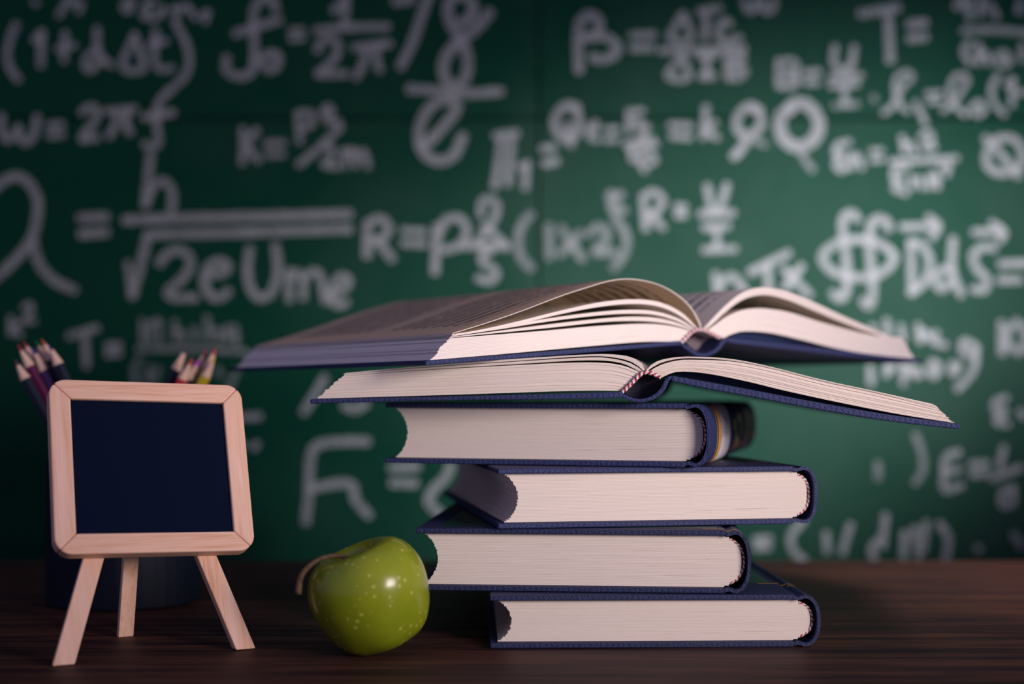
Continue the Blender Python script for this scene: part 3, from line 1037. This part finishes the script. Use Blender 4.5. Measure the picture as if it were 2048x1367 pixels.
# rear prop, from a block behind the top rail to the desk
inv = (Matrix.Translation(P0) @ erot.to_matrix().to_4x4()).inverted()
foot = inv @ Vector(((250 - CX) / F_PX * .757, .757, .0))
topp = Vector((.004, .0105, .120))
dz = (topp - foot).normalized()
xa = Vector((1, 0, 0))
xa = (xa - dz * xa.dot(dz)).normalized()
ya = dz.cross(xa)
V = []
up = erot.to_matrix().inverted() @ Vector((0, 0, 1))
for a, b in ((-1, -1), (1, -1), (1, 1), (-1, 1)):
    c = foot + xa * a * .0040 + ya * b * .0022
    c = c + dz * (-(c - foot).dot(up) / dz.dot(up))
    V.append(c)
for a, b in ((-1, -1), (1, -1), (1, 1), (-1, 1)):
    V.append(topp + xa * a * .0040 + ya * b * .0022)
bevel(mesh('leg', V, [(0, 1, 2, 3), (4, 5, 6, 7), (0, 1, 5, 4), (1, 2, 6, 5), (2, 3, 7, 6), (3, 0, 4, 7)], M['pine_v'], easel), .0005, 2)
V = [(.004 + x, y, z) for y in (.0058, .0125) for x, z in ((-.009, .114), (.009, .114), (.009, .129), (-.009, .129))]
bevel(mesh('hinge_block', V, [(0, 1, 2, 3), (4, 5, 6, 7), (0, 1, 5, 4), (1, 2, 6, 5), (2, 3, 7, 6), (3, 0, 4, 7)], M['pine'], easel), .0006, 2)

# ------------------------------------------------------------------ pencil cup (hidden behind the easel) and pencils
CY, CR = .8855, .047
cupx = (250 - CX) / F_PX * CY
cup = thing('pencil_cup', 'dark pencil cup standing behind the small easel blackboard', 'cup', (cupx, CY, 0))
M['cup'] = mat('blue black metal', (.004, .007, .018), .6, .2)
pr = [(0, .0004), (CR - .001, .0004), (CR, .0014), (CR, .088), (CR - .0006, .0886), (CR - .0012, .088), (CR - .0012, .0035), (0, .0035)]
V, Fc = [], []
for r, z in pr:
    for j in range(40):
        th = 2 * math.pi * j / 40
        V.append((r * math.cos(th), r * math.sin(th), z))
for i in range(len(pr) - 1):
    for j in range(40):
        a, b = i * 40 + j, i * 40 + (j + 1) % 40
        Fc.append((a, b, b + 40, a + 40))
mesh('shell', V, Fc, M['cup'], cup)
PM = {}


def paint(c, rough=.35):
    if c not in PM:
        PM[c] = mat('pencil paint', c, rough)
    return PM[c]


M['pencil_wood'] = m_wood('pencil wood', (.70, .46, .34), (.60, .36, .25), (.76, .53, .42), 120, (1, 1, .15), .6)
PR = .0033


def pencil(tip, base, Y, lead, barrel, label, lean_dir=None):
    T3, B3 = at(tip[0], tip[1], Y), at(base[0], base[1], Y)
    d = (B3 - T3)
    cone = d.length
    if lean_dir is not None:
        d = at(lean_dir[0], lean_dir[1], Y) - B3
    d.normalize()
    T3 = B3 - d * cone
    Lp = (T3.z - .0085) / -d.z
    foot = T3 + d * Lp
    root = thing('coloured_pencil', label, 'pencil', foot, (-d).to_track_quat('Z', 'Y').to_euler(), 'coloured pencils behind the easel')

    def lathe(name, rows, sides, m, smooth):
        V, Fc = [], []
        for r, z in rows:
            for j in range(sides):
                th = 2 * math.pi * j / sides + .3
                V.append((r * math.cos(th), r * math.sin(th), z))
        for i in range(len(rows) - 1):
            for j in range(sides):
                a, b = i * sides + j, i * sides + (j + 1) % sides
                Fc.append((a, b, b + sides, a + sides))
        Fc.append(tuple(range(sides)))
        Fc.append(tuple(range(len(V) - sides, len(V))))
        return mesh(name, V, Fc, m, root, None, None, smooth)
    zc = Lp - cone
    lathe('barrel', [(PR, 0), (PR, zc)], 6, paint(barrel), False)
    lathe('sharpened_wood', [(PR * .985, zc), (PR * .985, zc + .0006), (PR * .36, zc + cone * .70)], 18, M['pencil_wood'], False)
    lathe('lead', [(PR * .36, zc + cone * .70), (PR * .08, zc + cone)], 14, paint(lead, .5), False)


NAVY = (.004, .006, .02)
Y1, Y2, Y3, Y4, Y5, Y6 = .866, .8738, .8816, .8894, .8972, .9050


def slant(base, k):
    return (base[0] + 100 * k, base[1] + 100)


for tip, base, Y, lead, barrel, label in (
        ((41, 686), (60, 733), Y2, (.35, .01, .05), (.10, .012, .06), 'magenta barrelled pencil with a dark red lead, leaning left behind the easel'),
        ((66, 692), (89, 741), Y2, (.05, .02, .20), (.05, .022, .10), 'purple barrelled pencil with a violet lead in the left bunch'),
        ((98, 687), (117, 729), Y1, (.01, .02, .14), NAVY, 'black barrelled pencil with a dark blue lead, rightmost of the left bunch'),
        ((36, 716), (51, 758), Y1, (.10, .03, .03), NAVY, 'short dark pencil with a brown cone, lowest and leftmost of the left bunch'),
        ((46, 684), (67, 719), Y3, (.35, .02, .03), NAVY, 'dark barrelled pencil with a pale cone between the red and green leads'),
        ((70, 680), (94, 723), Y3, (.01, .10, .04), NAVY, 'dark barrelled pencil with a green lead in the left bunch'),
        ((86, 676), (105, 718), Y2, (.50, .10, .03), NAVY, 'dark barrelled pencil with an orange lead, tallest of the left bunch')):
    pencil(tip, base, Y, lead, barrel, label, slant(base, .48 if base[0] > 110 else .55))
for tip, base, Y, lead, barrel, label in (
        ((375, 713), (365, 758), Y4, (.55, .05, .03), (.50, .02, .03), 'red barrelled pencil with a red lead in the right bunch'),
        ((390, 716), (379, 758), Y5, (.55, .01, .55), (.09, .005, .06), 'plum barrelled pencil with a bright magenta lead'),
        ((433, 714), (411, 753), Y4, (.55, .40, .06), (.55, .40, .01), 'yellow barrelled pencil, rightmost and nearest of the right bunch'),
        ((377, 693), (352, 739), Y6, (.01, .015, .03), NAVY, 'black barrelled pencil with a black lead, leftmost of the right bunch'),
        ((403, 694), (391, 744), Y6, (.35, .01, .05), (.14, .01, .04), 'maroon barrelled pencil with a crimson lead in the right bunch'),
        ((429, 695), (413, 736), Y5, (.55, .02, .08), (.30, .30, .03), 'olive barrelled pencil with a pink red lead behind the yellow one')):
    pencil(tip, base, Y, lead, barrel, label, slant(base, -.48))
